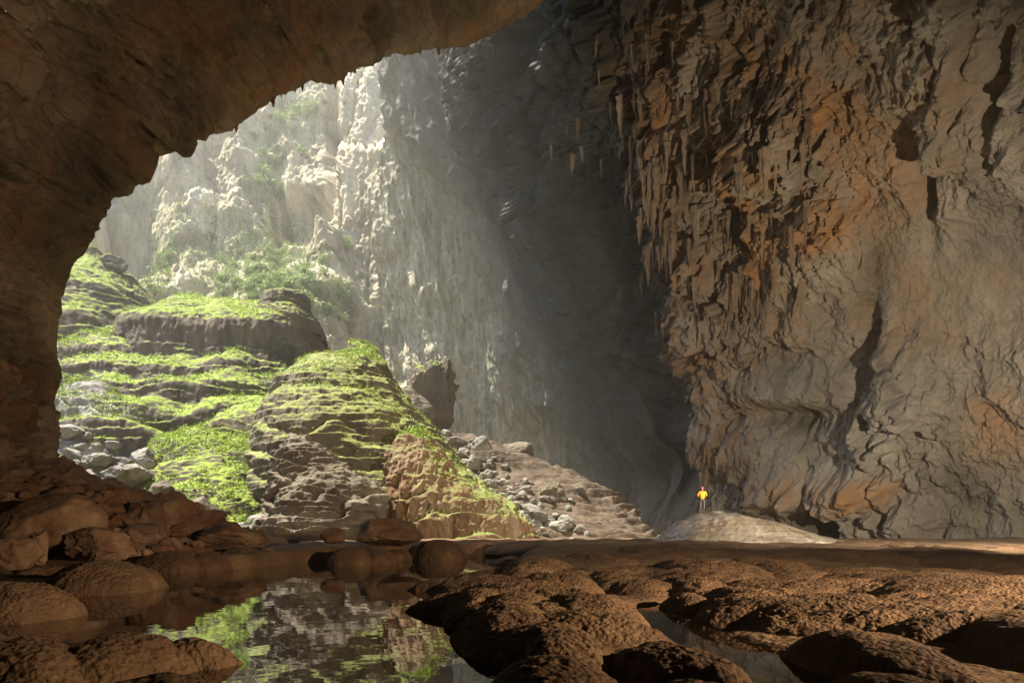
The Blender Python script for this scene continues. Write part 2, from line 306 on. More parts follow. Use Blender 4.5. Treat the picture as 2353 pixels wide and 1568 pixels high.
OUT = [(120, 1320), (135, 1180), (150, 1100), (150, 1030), (146, 970), (152, 900), (166, 862), (150, 800), (150, 700), (164, 640), (188, 580), (214, 530), (246, 478), (290, 425), (332, 380),
       (392, 338), (470, 310), (560, 278), (602, 250), (660, 216), (722, 190), (830, 163), (882, 140), (940, 121), (992, 103), (1040, 108), (1090, 100), (1150, 66), (1230, 0), (1400, -150), (1650, -450)]
OUTY = [50, 52, 55, 57, 59, 61, 62, 63, 65, 67, 69, 71, 73, 75, 77, 80, 82, 84, 85, 86, 88, 90, 92, 94, 96, 98, 99, 101, 103, 100, 90]
def build_ceiling():
    nu, nv = 1000, 380
    o = np.array(OUT, float); L = np.r_[0, np.cumsum(np.hypot(*np.diff(o, axis=0).T))]
    s = np.linspace(0, L[-1], nu); ex = np.interp(s, L, o[:, 0]); ey = np.interp(s, L, o[:, 1]); eY = np.interp(s, L, OUTY)
    ex = smooth1(ex, 15); ey = smooth1(ey, 15)
    # outer rim, far outside the picture
    ang = np.interp(s, [0, 300, 900, 1500, L[-1]], [R(184), R(180), R(150), R(120), R(40)])
    v = np.concatenate([np.linspace(0, .35, 260), np.linspace(.35, 1, nv-260+1)[1:]])
    Rr = 3000
    cx_, cy_ = np.cos(ang), -np.sin(ang)
    of = np.interp(s, [0, 500, 700, 1500, 1750, L[-1]], [30, 30, 14, 10, 0, 0]); ex = ex+cx_*of; ey = ey+cy_*of
    TX = ex[None]+cx_[None]*Rr*v[:, None]; TY = ey[None]+cy_[None]*Rr*v[:, None]
    dist = Rr*v[:, None]
    Y = eY[None]*np.interp(s, [0, 450, 1000], [.8, .76, .62])[None]*(.30+.70*np.exp(-(dist/900)**1.0))
    Y = np.where(dist < 30, Y+(30-dist)*.0, Y)
    V = rays(TX, TY, Y); n = grid_normals(V); sgn = np.sign(-(n*(V-np.array([0, 0, CH]))).sum(-1, keepdims=True)); n *= sgn
    p = V.reshape(-1, 3)
    W1 = fbm(S(p, 15), 4, 101); W2 = fbm(S(p, 6), 3, 105)
    wo = worley(S(p+np.stack([W2]*3, 1)*2, 5, 7, 5), 107); wo2 = worley(S(p+np.stack([W2]*3, 1)*1.5, 1.8, 2.6, 1.8), 109)
    c1 = wo[:, 1]-wo[:, 0]; c2 = wo2[:, 1]-wo2[:, 0]
    disp = 3.5*W1+1.4*W2+.8*np.minimum(c1, .35)/.35+1.5*(wo[:, 2]-.5)*sstep(0, .3, c1)+.25*np.minimum(c2, .3)/.3+.7*(wo2[:, 2]-.5)*sstep(0, .25, c2)+.9*fbm(S(p, 1.6), 5, 111, .62, True)+.2*fbm(S(p, .5), 3, 117)
    disp += .8*fbm(S(p, 3, 6, 3), 3, 121, .5, True)
    edge = np.repeat(np.exp(-(dist/14.0)), nu, 1).ravel()
    disp *= (1-.8*np.repeat(np.exp(-(dist/40.0)), nu, 1).ravel())
    V = V+n*disp.reshape(nv, nu)[..., None]
    # ragged hanging fringe along the lip, and the lip's thickness rolled back out of sight
    jag = fbm(S(rays(ex, ey, eY), 1.1), 3, 131, .7); jag2 = fbm(S(rays(ex, ey, eY), 5), 2, 135)
    down = (.22*np.clip(jag, -.2, 1)+.3*jag2)[None]*np.exp(-(dist/25))*np.interp(s, [0, 600, 900, L[-1]], [.3, .6, 1.3, 1.3])[None]
    V[..., 2] -= down; V[..., 0] += down*np.interp(s, [0, 700, 1200], [.8, .3, 0])[None]
    lw = np.interp(s, [0, 700, 1300], [1, 1, .2])[:, None]; back = [V[0]+np.array([-2.4*k, 0, 0])*lw+np.array([-.2*k, 2.0*k, 0])+np.array([0, 0, 2.4*k+1.2*k*k])*(1-lw*.6) for k in (2.5, 1.6, .9, .4)]
    V = np.concatenate([np.stack(back), V], 0)
    me = raw_mesh("cave_ceiling", V, faced(V, np.concatenate([n[:4], n], 0)))
    link("cave_ceiling", me, M_ceil, kind="structure", label="dark brown rock arch and cave roof over the opening")
    return V, ex, ey
AC, AEX, AEY = build_ceiling()

def build_vault():          # the chamber overhead and behind the camera
    na, ne = 120, 50
    az = np.linspace(R(48), R(312), na); el = np.linspace(-.08, R(90), ne); AZ, EL = np.meshgrid(az, el)
    d = np.stack([np.sin(AZ)*np.cos(EL), np.cos(AZ)*np.cos(EL), np.sin(EL)], -1); V = d*np.array([46, 46, 62]); p = V.reshape(-1, 3)
    V = V+d*(3*fbm(S(p, 9), 4, 140)).reshape(ne, na)[..., None]
    link("cave_vault", raw_mesh("cave_vault", V, grid_faces(ne, na)), M_ceil, kind="structure", label="cave roof and rear walls around the viewpoint")
    # roof between the overhead vault and the lip
    x = np.linspace(-36, 60, 60); y = np.linspace(-10, 50, 50); X, Yy = np.meshgrid(x, y)
    Z = 60+.35*Yy+2*fbm(S(np.stack([X.ravel(), Yy.ravel(), 0*X.ravel()], 1), 12), 3, 143).reshape(X.shape)
    link("cave_roof", raw_mesh("cave_roof", np.stack([X, Yy, Z], -1), grid_faces(50, 60)), M_ceil, kind="structure", label="outer mass of rock above the cave roof")
build_vault()

def build_back_wall():
    nv, nu = 640, 560
    ty = np.linspace(-160, 1060, nv); tx = np.linspace(20, 1000, nu); TX, TY = np.meshgrid(tx, ty)
    Y = np.interp(TX, [20, 150, 300, 500, 700, 880, 1000], [150, 160, 176, 184, 184, 178, 176])-np.interp(TY, [0, 350, 520, 620, 720, 900, 1060], [-36, -16, 0, 10, 28, 50, 62])*np.where(TY > 350, 1-sstep(690, 870, TX), 1.0)
    V = rays(TX, TY, Y); n = grid_normals(V); sgn = np.sign(-(n*(V-np.array([0, 0, CH]))).sum(-1, keepdims=True)); n *= sgn
    p = V.reshape(-1, 3); tx = TX.ravel(); tt = TY.ravel()
    W1 = fbm(S(p, 26, 26, 34), 4, 201); W2 = fbm(S(p, 9, 9, 12), 4, 205)
    wo = worley(S(p+np.stack([W2]*3, 1)*4, 9, 9, 34), 207); wo2 = worley(S(p+np.stack([W2]*3, 1)*3, 3.5, 3.5, 9), 209)
    disp = 6*W1+2.0*W2+2.6*np.sqrt(np.clip(wo[:, 1]-wo[:, 0], 0, 1))+.7*np.sqrt(np.clip(wo2[:, 1]-wo2[:, 0], 0, 1))+2.5*(wo[:, 2]-.5)
    disp += 1.8*fbm(S(p, 4.5, 4.5, 26), 5, 211, .6, True)+.9*fbm(S(p, 1.6), 3, 215, .6)
    q = p[:, 2]/16+1.5*W1+.4*fbm(S(p, 2.2, 2.2, 30), 2, 219); s = q-np.floor(q); disp += 1.6*(1-s)*sstep(0, .04, s)*sstep(0, .4, fbm(S(p, 20), 2, 221))
    disp -= 13*gauss(tx, tt, 300, 585, 75, 65)+7*sstep(.35, .6, gauss(tx, tt, 690, 505, 80, 75))+6*gauss(tx, tt, 770, 330, 16, 160)+6*gauss(tx, tt, 640, 520, 14, 90)
    disp += 6*gauss(tx, tt, 755, 575, 28, 60)+8*gauss(tx, tt, 440, 430, 60, 120)+6*gauss(tx, tt, 560, 400, 30, 160)
    V = V+n*disp.reshape(nv, nu)[..., None]
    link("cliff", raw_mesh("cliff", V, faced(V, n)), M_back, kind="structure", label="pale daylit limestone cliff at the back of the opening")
    return V, TX, TY, grid_normals(V)*sgn
BW, BTX, BTY, BN = build_back_wall()

# ------------------------------------------------------------------ lofted mounds
def loft(name, Y0, rows, label, cat, mat, seed, nl=200, na=420, back=1.0, pw=2.4, terr=0, terr_h=3., lip=.14, flute=.3, rough=.6, big=1.2, leaves=None, group=None, terr_warp=.7, fine=.1, wav=0, terr2=.07):
    r = np.array(rows, float); fr = r[:, 3]; Yz = Y0-fr*.75; Yx = Y0-fr*.2; zz = CH+(HY-r[:, 0])/F*Yz; xl = (r[:, 1]-HX)/F*Yx; xr = (r[:, 2]-HX)/F*Yx
    cxx = (xl+xr)/2; hw = (xr-xl)/2
    arc = np.r_[0, np.cumsum(np.sqrt(np.diff(zz)**2+np.diff(hw)**2*.5+np.diff(fr)**2))]
    s = np.linspace(0, arc[-1], nl); k = 13
    z, c, h, f = (smooth1(np.interp(s, arc, a), k) for a in (zz, cxx, hw, fr))
    tip = np.linspace(1, 0, 10)[1:]                      # close the top
    z = np.r_[z, z[-1]+.15*np.sqrt(1-tip**2)*fr[-1]]; c = np.r_[c, np.full(9, c[-1])]; h = np.r_[h, h[-1]*tip]; f = np.r_[f, f[-1]*tip]
    th = np.linspace(0, 2*math.pi, na, endpoint=False)
    ct, st = np.cos(th), np.sin(th); e = 2/pw
    sx = np.sign(ct)*np.abs(ct)**e; sy = np.sign(st)*np.abs(st)**e
    # even out spacing along the rim
    per = np.r_[0, np.cumsum(np.hypot(np.diff(np.r_[sx, sx[0]])*hw.max(), np.diff(np.r_[sy, sy[0]])*fr.max()))]; tt = np.interp(np.linspace(0, per[-1], na, endpoint=False), per, np.r_[th, 2*math.pi])
    ct, st = np.cos(tt), np.sin(tt); sx = np.sign(ct)*np.abs(ct)**e; sy = np.sign(st)*np.abs(st)**e
    ff = np.where(st < 0, 1.0, back)
    V = np.stack([c[:, None]+h[:, None]*sx[None], Y0+f[:, None]*(sy*ff)[None], z[:, None]+0*sx[None]], -1).astype(np.float32)
    V[..., 2] += (wav*fbm(S(V.reshape(-1, 3), 11, 11, 60), 2, seed+3)).reshape(V.shape[:2])
    n = grid_normals(V, True); cen = np.array([c.mean(), Y0, z.min()]); sg = np.sign((n*(V-cen)).sum(-1).mean()); n = n*sg
    p = V.reshape(-1, 3); nn = n.reshape(-1, 3)
    big_n = fbm(S(p, 7*big), 4, seed); mid = fbm(S(p, 2.4), 4, seed+7, .55)
    disp = big*big_n*.8+rough*.7*mid
    hor = np.sqrt(np.clip(nn[:, 0]**2+nn[:, 1]**2, 0, 1))
    if terr:
        q = p[:, 2]/terr_h+terr_warp*fbm(S(p, 9, 9, 6), 3, seed+13)*2+.12*fbm(S(p, 1.5, 1.5, 9), 2, seed+17); sfr = q-np.floor(q)
        amp = terr*(.35+.9*sstep(-.3, .4, fbm(S(p, 10, 10, 2.5), 2, seed+19)))
        disp += amp*sfr**.7*(1-sstep(1-lip, 1, sfr))*sstep(.15, .6, hor)
        q = p[:, 2]/(terr_h*.31)+1.4*big_n+.6*mid; sfr = q-np.floor(q)
        disp += terr2*terr*sfr*(1-sstep(.8, 1, sfr))*sstep(.15, .6, hor)
    if flute: disp += flute*hor*(fbm(S(p, .9, .9, 8), 3, seed+23, .6, True)+.7*fbm(S(p, 2.6, 2.6, 16), 2, seed+29, .6, True))
    disp += fine*fbm(S(p, .6), 3, seed+31)
    V = (V+n*disp.reshape(V.shape[:2])[..., None]).astype(np.float32)
    me = raw_mesh(name, V, faced(V, n, True))
    props = dict(label=label, category=cat)
    if group: props["group"] = group
    o = link(name, me, mat, **props)
    N2 = grid_normals(V, True)*sg
    if leaves: leaf_cover(o, V.reshape(-1, 3), N2.reshape(-1, 3), seed, *leaves)
    return o, V, N2
def leaf_tris(P0, n, size, rs, flat=.5):
    """P0 points -> leaf-shaped quads, randomly turned"""
    k = len(P0); a = rs.normal(size=(k, 3)); a[:, 2] *= flat; a /= np.linalg.norm(a, axis=1)[:, None]
    b = np.cross(a, rs.normal(size=(k, 3))); b /= np.linalg.norm(b, axis=1)[:, None]
    sz = (size*rs.uniform(.5, 1.4, k))[:, None]
    V = np.stack([P0-a*sz, P0-b*sz*.45, P0+a*sz, P0+b*sz*.45], 1); return V.reshape(-1, 3), np.arange(4*k).reshape(-1, 4)
def leaf_cover(parent, p, n, seed, count, size, thr=.5, nz=.64, lift=.25, mat=None):
    rs = np.random.RandomState(seed); m = fbm(S(p, 3.2), 4, seed+51)
    ok = np.where((n[:, 2] > nz) & (m > thr*.4-.2))[0]
    ok = ok[p[ok, 1] < p[:, 1].mean()+8]
    if len(ok) < 10: return
    idx = rs.choice(ok, count); P0 = p[idx]+rs.normal(0, .15, (count, 3))+np.array([0, 0, lift])*rs.uniform(-.3, 1, (count, 1))
    V, Fc = leaf_tris(P0, n[idx], size, rs)
    link("foliage", raw_mesh("foliage", V, Fc, False), mat or M_leaf, parent, kind="stuff")

K = "terraced rock mounds"
TM = "rock mound"
loft("terraced_mound", 112, [(1010, -150, 430, 25), (780, -150, 405, 23), (730, -140, 385, 21), (695, -120, 366, 18), (650, -80, 335, 14), (612, -30, 290, 9), (588, 50, 248, 5), (572, 120, 215, 2)],
     "mossy dome at the far left, sloping down to the right beside the dark arch", TM, M_mound, 301, terr=.55, terr_h=2.6, leaves=(9000, .15), group=K)
loft("terraced_mound", 101, [(1010, 285, 775, 15), (850, 292, 750, 14), (800, 297, 740, 13.5), (752, 301, 728, 13), (735, 306, 720, 12), (722, 320, 712, 9.5), (708, 345, 705, 6), (698, 370, 698, 3), (694, 420, 680, 1)],
     "big block shaped mound with a sheer shaded front and mossy flat top", TM, M_mound, 311, terr=.35, terr_h=5.5, flute=.3, pw=3.2, leaves=(8000, .14), group=K, nl=240, na=520, rough=.35, big=.9)
loft("terraced_mound", 98, [(760, 585, 730, 6), (722, 590, 722, 6), (708, 597, 712, 5), (700, 604, 703, 4.2), (690, 608, 701, 4), (676, 613, 698, 3.6), (671, 622, 692, 2.4), (669, 635, 680, 1)],
     "round flat-topped knob on the right end of the big block mound", TM, M_mound, 321, nl=120, na=260, terr=.3, terr_h=1.4, big=.3, rough=.2, group=K)
loft("terraced_mound", 101, [(740, 330, 600, 10), (712, 350, 585, 8), (692, 375, 540, 4.5), (680, 400, 470, 1.5)],
     "low mossy swell on top of the left half of the big block mound", TM, M_mound, 325, nl=120, na=260, terr=.3, terr_h=1.2, big=.6, rough=.3, leaves=(4000, .14), group=K)
loft("terraced_mound", 92, [(1260, 60, 770, 23), (1040, 90, 755, 20.5), (1000, 95, 750, 20), (985, 100, 745, 16), (940, 110, 735, 15.5), (925, 115, 725, 12.2), (885, 118, 705, 11.7), (868, 112, 690, 8.6), (842, 100, 670, 8.1),
      (826, 90, 640, 5.2), (803, 80, 600, 4.6), (786, 90, 500, 2.2), (778, 140, 410, 1)],
     "wide stepped mound with green ledges below the big block mound", TM, M_mound, 331, nl=320, na=640, terr=.28, terr_h=1.5, lip=.3, terr_warp=.9, flute=.3, rough=.7, leaves=(22000, .15), group=K, wav=2.6, big=1.6)
loft("terraced_mound", 84, [(1260, 380, 930, 19), (1010, 420, 930, 14), (965, 500, 900, 11.5), (935, 555, 860, 8), (910, 610, 800, 4), (898, 650, 760, 1)],
     "low stepped shoulder with bright ledges left of the tall central mound", TM, M_mound, 341, nl=220, na=480, terr=.5, terr_h=1.9, terr_warp=1.6, wav=1.4, leaves=(10000, .14), group=K)
loft("terraced_mound", 76, [(1300, 590, 1250, 20), (1232, 600, 1224, 19), (1180, 600, 1184, 18), (1110, 592, 1116, 16.8), (1060, 592, 1056, 15.8), (1000, 596, 1020, 14.5), (960, 606, 986, 13.4), (935, 616, 964, 12.6),
      (918, 626, 950, 11.6), (905, 636, 940, 10), (885, 642, 924, 9.3), (862, 648, 903, 8.4), (845, 656, 890, 7.4), (832, 672, 880, 6.2), (822, 686, 872, 5), (815, 700, 862, 3.6), (811, 715, 850, 2.2), (809, 735, 836, 1)],
     "tall central mound with many thin mossy rims, ridge running down right", TM, M_mound2, 351, nl=380, na=700, terr=.8, terr_h=2.3, lip=.45, terr_warp=.8, flute=.14, rough=.4, big=1.3, terr2=.16, leaves=(12000, .12), group=K, wav=.7)
loft("terraced_mound", 65, [(1300, 850, 1250, 9), (1232, 865, 1224, 9), (1180, 878, 1172, 8.5), (1130, 888, 1112, 8), (1080, 898, 1052, 6.6), (1040, 905, 1012, 5), (1010, 925, 985, 3), (995, 940, 965, 1)],
     "fluted tan lobe in front of the central mound, reaching down to the floor", TM, M_lobe, 361, nl=240, na=480, terr=.6, terr_h=1.5, flute=.4, rough=.8, leaves=(2500, .14, .6), group=K)
loft("layered_rock", 61, [(1300, 590, 900, 8.5), (1232, 650, 888, 8), (1160, 655, 892, 7), (1132, 655, 880, 6.2), (1112, 655, 850, 5.4), (1078, 657, 790, 4.2), (1044, 662, 745, 3), (1018, 668, 722, 1.8), (1008, 680, 705, .8)],
     "shaded layered grey brown outcrop in front of the central mound, peak at left", "rock outcrop", M_talus, 371, nl=200, na=400, terr=.8, terr_h=1.3, terr_warp=1.6, flute=.3, rough=1.0, big=1.6, terr2=.28, fine=.15)
loft("mossy_slope", 74, [(1280, 230, 830, 19), (1190, 290, 760, 15), (1120, 315, 730, 11.5), (1060, 335, 715, 8.5), (1015, 360, 705, 6), (992, 420, 700, 3.5), (982, 520, 680, 1.5)],
     "bright green fern covered slope below the shaded terraces", "mossy slope", M_mound, 381, nl=260, na=520, terr=.35, terr_h=1.2, terr_warp=1.2, flute=0, rough=.7, leaves=(46000, .13, .1, .25))
loft("mossy_slope", 82, [(1260, -20, 440, 20), (1100, 50, 420, 16), (1010, 80, 410, 11), (950, 105, 385, 7), (915, 115, 300, 4), (880, 130, 230, 1)],
     "rocky slope with pale boulders and ferns beside the dark left pillar", "mossy slope", M_grey, 391, nl=220, na=420, terr=1.1, terr_h=2.0, terr_warp=1.4, flute=0, rough=1.2, leaves=(26000, .15, .2, .35))
loft("rubble_slope", 88, [(1300, 820, 1590, 24), (1232, 880, 1512, 20), (1180, 910, 1462, 16), (1130, 930, 1410, 12), (1090, 945, 1335, 8.5), (1045, 955, 1225, 5), (1015, 965, 1140, 2.5), (1000, 975, 1090, 1)],
     "brown stepped slope of rubble beneath the misty shaft of light", "rubble slope", M_strata, 401, nl=260, na=600, terr=.55, terr_h=.75, terr_warp=.6, lip=.4, flute=0, rough=.6, big=.8)
loft("rock_mound", 96, [(900, 760, 900, 5), (850, 780, 885, 4), (815, 796, 868, 3), (797, 808, 852, 2), (788, 815, 840, .8)],
     "small sunlit green knob just behind the top of the central mound", "rock knob", M_mound, 411, nl=90, na=200, terr=.3, terr_h=1.2, big=.5, leaves=(1500, .2))
HUMP, HV, HN = loft("flowstone_hump", 48, [(1275, 1480, 1985, 5.2), (1246, 1512, 1935, 4.8), (1232, 1526, 1875, 4.2), (1212, 1543, 1815, 3.4), (1195, 1560, 1765, 2.7), (1184, 1583, 1715, 2.0), (1179, 1600, 1685, 1.2), (1177.5, 1620, 1660, .5)],
     "pale wet whale-backed hump of flowstone with a person standing on it", "rock hump", M_hump, 421, nl=200, na=420, terr=.10, terr_h=.3, terr_warp=2.5, lip=.3, flute=.10, rough=.12, big=.25, fine=.03)
loft("rubble_slope", 38, [(1320, -400, 700, 13), (1275, -400, 640, 11.5), (1230, -350, 520, 9), (1185, -300, 420, 7.5), (1150, -250, 330, 6), (1115, -200, 250, 4.5), (1085, -150, 180, 3), (1060, -60, 120, 1)],
     "red brown bank of broken rock at the foot of the left pillar", "rubble slope", M_red, 431, nl=200, na=460, terr=.5, terr_h=.9, terr_warp=1.4, flute=0, rough=1.5, big=.8, terr2=.4, fine=.15)
loft("rock_pillar", 41, [(1290, -60, 140, 3.2), (1220, -50, 90, 2.6), (1150, -60, 60, 2.6), (1080, -90, 30, 3.0), (1000, -150, 0, 4), (930, -180, 0, 4.5), (870, -220, -20, 4.5), (820, -260, -20, 4), (790, -280, -80, 2)],
     "knobbly red brown rock buttress descending the left side of the cave", "rock pillar", M_red, 441, nl=200, na=320, terr=.5, terr_h=1.6, terr_warp=1.5, flute=.8, rough=1.3, big=.5, terr2=.4, fine=.2)

# ------------------------------------------------------------------ boulders
import bmesh
def ico(sub):
    bm = bmesh.new(); bmesh.ops.create_icosphere(bm, subdivisions=sub, radius=1); me = bpy.data.meshes.new("t"); bm.to_mesh(me); bm.free()
    V = np.empty(len(me.vertices)*3, np.float32); me.vertices.foreach_get("co", V); Fc = np.empty(len(me.polygons)*3, np.int32); me.loops.foreach_get("vertex_index", Fc)
    bpy.data.meshes.remove(me); return V.reshape(-1, 3), Fc.reshape(-1, 3)
ICO = {k: ico(k) for k in (3, 4, 5, 6)}
def rock_mesh(seed, sub=4, planes=11, rough=.10, smooth=True):
    D, Fc = ICO[sub]; rs = np.random.RandomState(seed); nrm = rs.normal(size=(planes, 3)); nrm /= np.linalg.norm(nrm, axis=1)[:, None]; dd = rs.uniform(.62, 1.0, planes)
    c = D@nrm.T; r = np.where(c > .05, dd/np.maximum(c, .05), 9); r = np.minimum(-np.log(np.exp(-r*30).sum(1)+math.exp(-30*1.15))/30, 1.2)
    V = D*r[:, None]; wk = _worley((V*1.6+seed).astype(np.float32), seed); V = V*(1+rough*1.1*(wk[:, 2:3]-.5)*sstep(0, .25, wk[:, 1:2]-wk[:, :1])); V = V*(1+rough*fbm(V*1.7+seed, 4, seed, .6)+rough*.5*fbm(V*6+seed, 3, seed+3, .6, True)*.6)[:, None]
    V /= np.abs(V).max(0)
    return raw_mesh("boulder", V, Fc, smooth)
def boulder(x0, x1, yt, yb, Y, mat, label, seed, sub=5, depth=.8, rot=None, rough=.17, cat="boulder", group=None, name="boulder", planes=11):
    a = P3(x0, yb, Y); c = P3(x1, yt, Y); hw = (c[0]-a[0])/2; hh = (c[2]-a[2])/2
    me = rock_mesh(seed, sub, planes, rough)
    o = link(name, me, mat, label=label, category=cat)
    if group: o["group"] = group
    o.location = ((a[0]+c[0])/2, Y, (a[2]+c[2])/2); o.scale = (hw, hw*depth, hh); return o
def P3(tx, ty, Y): return ((tx-HX)/F*Y, Y, CH+(HY-ty)/F*Y)
B = boulder
B(918, 1062, 815, 1040, 97, M_mound, "large upright pointed block with a mossy left slope, right of the central mound", 19, sub=6, rough=.3, planes=8).rotation_euler = (.15, .38, 0)
B(905, 1000, 890, 990, 92, M_talus, "grey slab leaning against the foot of the large upright block", 22)
B(1075, 1142, 1000, 1062, 84, M_grey, "squarish pale boulder at the top of the rubble slope", 23)
B(1220, 1325, 1108, 1190, 76, M_talus, "largest brown boulder on the rubble slope, flat sunlit top", 24, sub=6)
B(1150, 1230, 1010, 1060, 90, M_talus, "low brown block against the misty wall at the slope's top", 25)
B(1250, 1330, 1185, 1236, 70, M_grey, "bright grey rock near the floor edge below the largest slope boulder", 26)
B(300, 362, 1022, 1088, 66, M_grey, "pointed grey boulder on the green slope near the left pillar", 27, sub=5)
B(225, 345, 1065, 1130, 63, M_grey, "broad pale limestone boulder at the lower left of the green slope", 28, sub=6)
B(345, 402, 1095, 1160, 60, M_talus, "small dark boulder beside the foot of the green slope", 29)
B(390, 500, 1135, 1250, 55, M_talus, "smooth shaded slab standing at the bottom of the green slope", 30, sub=5, rough=.05)
B(600, 660, 1085, 1170, 64, M_grey, "pale triangular block left of the shaded layered outcrop", 31)
B(700, 790, 1170, 1245, 57, M_grey, "lichen streaked grey boulder under the layered outcrop", 32)
B(560, 650, 1178, 1240, 58, M_grey, "low green topped rock between the slab and the grey boulder", 33)
B(225, 292, 585, 640, 108, M_mound, "hollow edged dark rock on top of the mossy dome", 34)
B(-40, 240, 1130, 1290, 27, M_red, "biggest orange brown boulder at the left edge of the photo", 35, sub=6, rough=.08)
B(60, 110, 1215, 1300, 21, M_red, "cracked pale orange rock in front of the biggest left boulder", 36)
B(-30, 95, 1225, 1320, 20, M_red, "rounded ochre rock at the far left above the pool", 37)
B(150, 300, 1195, 1290, 26, M_red, "sloping tan slab right of the biggest left boulder", 38, sub=6)
B(190, 285, 1255, 1300, 21, M_red, "flat pale stone lying at the foot of the tan slab", 39)
B(290, 405, 1150, 1262, 33, M_red, "red brown boulder halfway along the left bank", 40)
B(395, 470, 1175, 1250, 34, M_red, "pointed red rock at the right end of the left bank", 41)
B(270, 350, 1215, 1275, 27, M_red, "light brown rock with a cracked face low on the left bank", 42)
B(428, 612, 1203, 1275, 33, M_red, "long wet boulder with orange right end behind the pool", 43, sub=6)
B(735, 797, 1210, 1256, 38, M_red, "small pointed boulder between the two large ones behind the pool", 44)
B(793, 972, 1188, 1262, 39, M_red, "hulking rust brown boulder at the middle of the pool's far shore", 45, sub=6, rough=.13)
B(110, 165, 1150, 1235, 31, M_red, "narrow upright rock leaning on the pillar's foot", 46)
rs = np.random.RandomState(77)
ROCKS = [rock_mesh(500+k, 3, 8, .2, False) for k in range(8)]
for me in ROCKS: me.materials.append(M_grey)
ROCKS_R = [rock_mesh(520+k, 3, 8, .2, False) for k in range(6)]
for me in ROCKS_R: me.materials.append(M_red)
def surf_lookup(V, N_, tx, ty):
    """nearest front-facing surface point seen near picture position tx, ty"""
    p = V.reshape(-1, 3); px = HX+p[:, 0]/p[:, 1]*F; py = HY-(p[:, 2]-CH)/p[:, 1]*F
    d = (px-tx)**2+(py-ty)**2; k = np.argsort(d)[:12]; k = k[np.argmin(p[k, 1])]; return p[k]
def where_in(tx, ty, pts, big=None):
    """words for where a thing lies among its group"""
    a = np.array(pts); qx = np.quantile(a[:, 0], (.2, .4, .6, .8)); qy = np.quantile(a[:, 1], (.25, .5, .75))
    w1 = ("far left", "left", "middle", "right", "far right")[int(np.searchsorted(qx, tx))]; w2 = ("highest", "upper", "lower", "lowest")[int(np.searchsorted(qy, ty))]
    return (", %s band, %s" % (w2, w1))
def scatter(V, spots, meshes, label, group, cat, size, squash=.75, name="boulder"):
    p = V.reshape(-1, 3); px = HX+p[:, 0]/p[:, 1]*F; py = HY-(p[:, 2]-CH)/p[:, 1]*F; front = p[:, 1] < np.median(p[:, 1])+4
    idx = np.where(front)[0]; px = px[idx]; py = py[idx]
    for tx, ty in spots:
        k = idx[np.argmin((px-tx)**2+(py-ty)**2)]; c = p[k]; s = size*rs.lognormal(0, .45)
        o = link(name, meshes[rs.randint(len(meshes))], None, label=("big " if s > 1.25*size else "tiny " if s < .75*size else "")+label+where_in(tx, ty, spots), category=cat, group=group)
        o.location = (c[0], c[1]-.2*s, c[2]+.15*s); o.scale = (s*rs.uniform(.8, 1.5), s*rs.uniform(.8, 1.3), s*squash*rs.uniform(.7, 1.2)); o.rotation_euler = (rs.uniform(-.4, .4), rs.uniform(-.4, .4), rs.uniform(0, 6.28))
_, RV, _ = None, None, None
tal = bpy.data.objects["rubble_slope"]
def verts(o):
    a = np.empty(len(o.data.vertices)*3, np.float32); o.data.vertices.foreach_get("co", a); return a.reshape(-1, 3)
sp = []
while len(sp) < 230:
    t_ = rs.uniform(0, 1); cx_ = 1010+t_*260; c_y = 1010+t_*215
    sp.append((cx_+rs.normal(0, 26+40*t_), c_y+rs.normal(0, 14)))
scatter(verts(tal), sp, ROCKS, "pale loose rock in the rubble chute", "loose rocks in the rubble chute", "rock", .4, name="loose_rock")
sp = [(rs.uniform(160, 420), rs.uniform(960, 1130)) for _ in range(70)]
scatter(verts(bpy.data.objects["mossy_slope.001"]), sp, ROCKS, "grey rock among ferns by the left pillar", "loose rocks by the left pillar", "boulder", .6)
sp = [(rs.uniform(560, 900), rs.uniform(1190, 1240)) for _ in range(30)]
scatter(verts(bpy.data.objects["mossy_slope"]), sp, ROCKS, "grey rock at the layered outcrop's foot", "rocks under the layered outcrop", "boulder", .7)
sp = [(rs.uniform(0, 520), rs.uniform(1130, 1275)) for _ in range(170)]
scatter(verts(bpy.data.objects["rubble_slope.001"]), sp, ROCKS_R, "broken red brown rock on the left bank", "broken rocks on the left bank", "rock", .33, name="broken_rock")

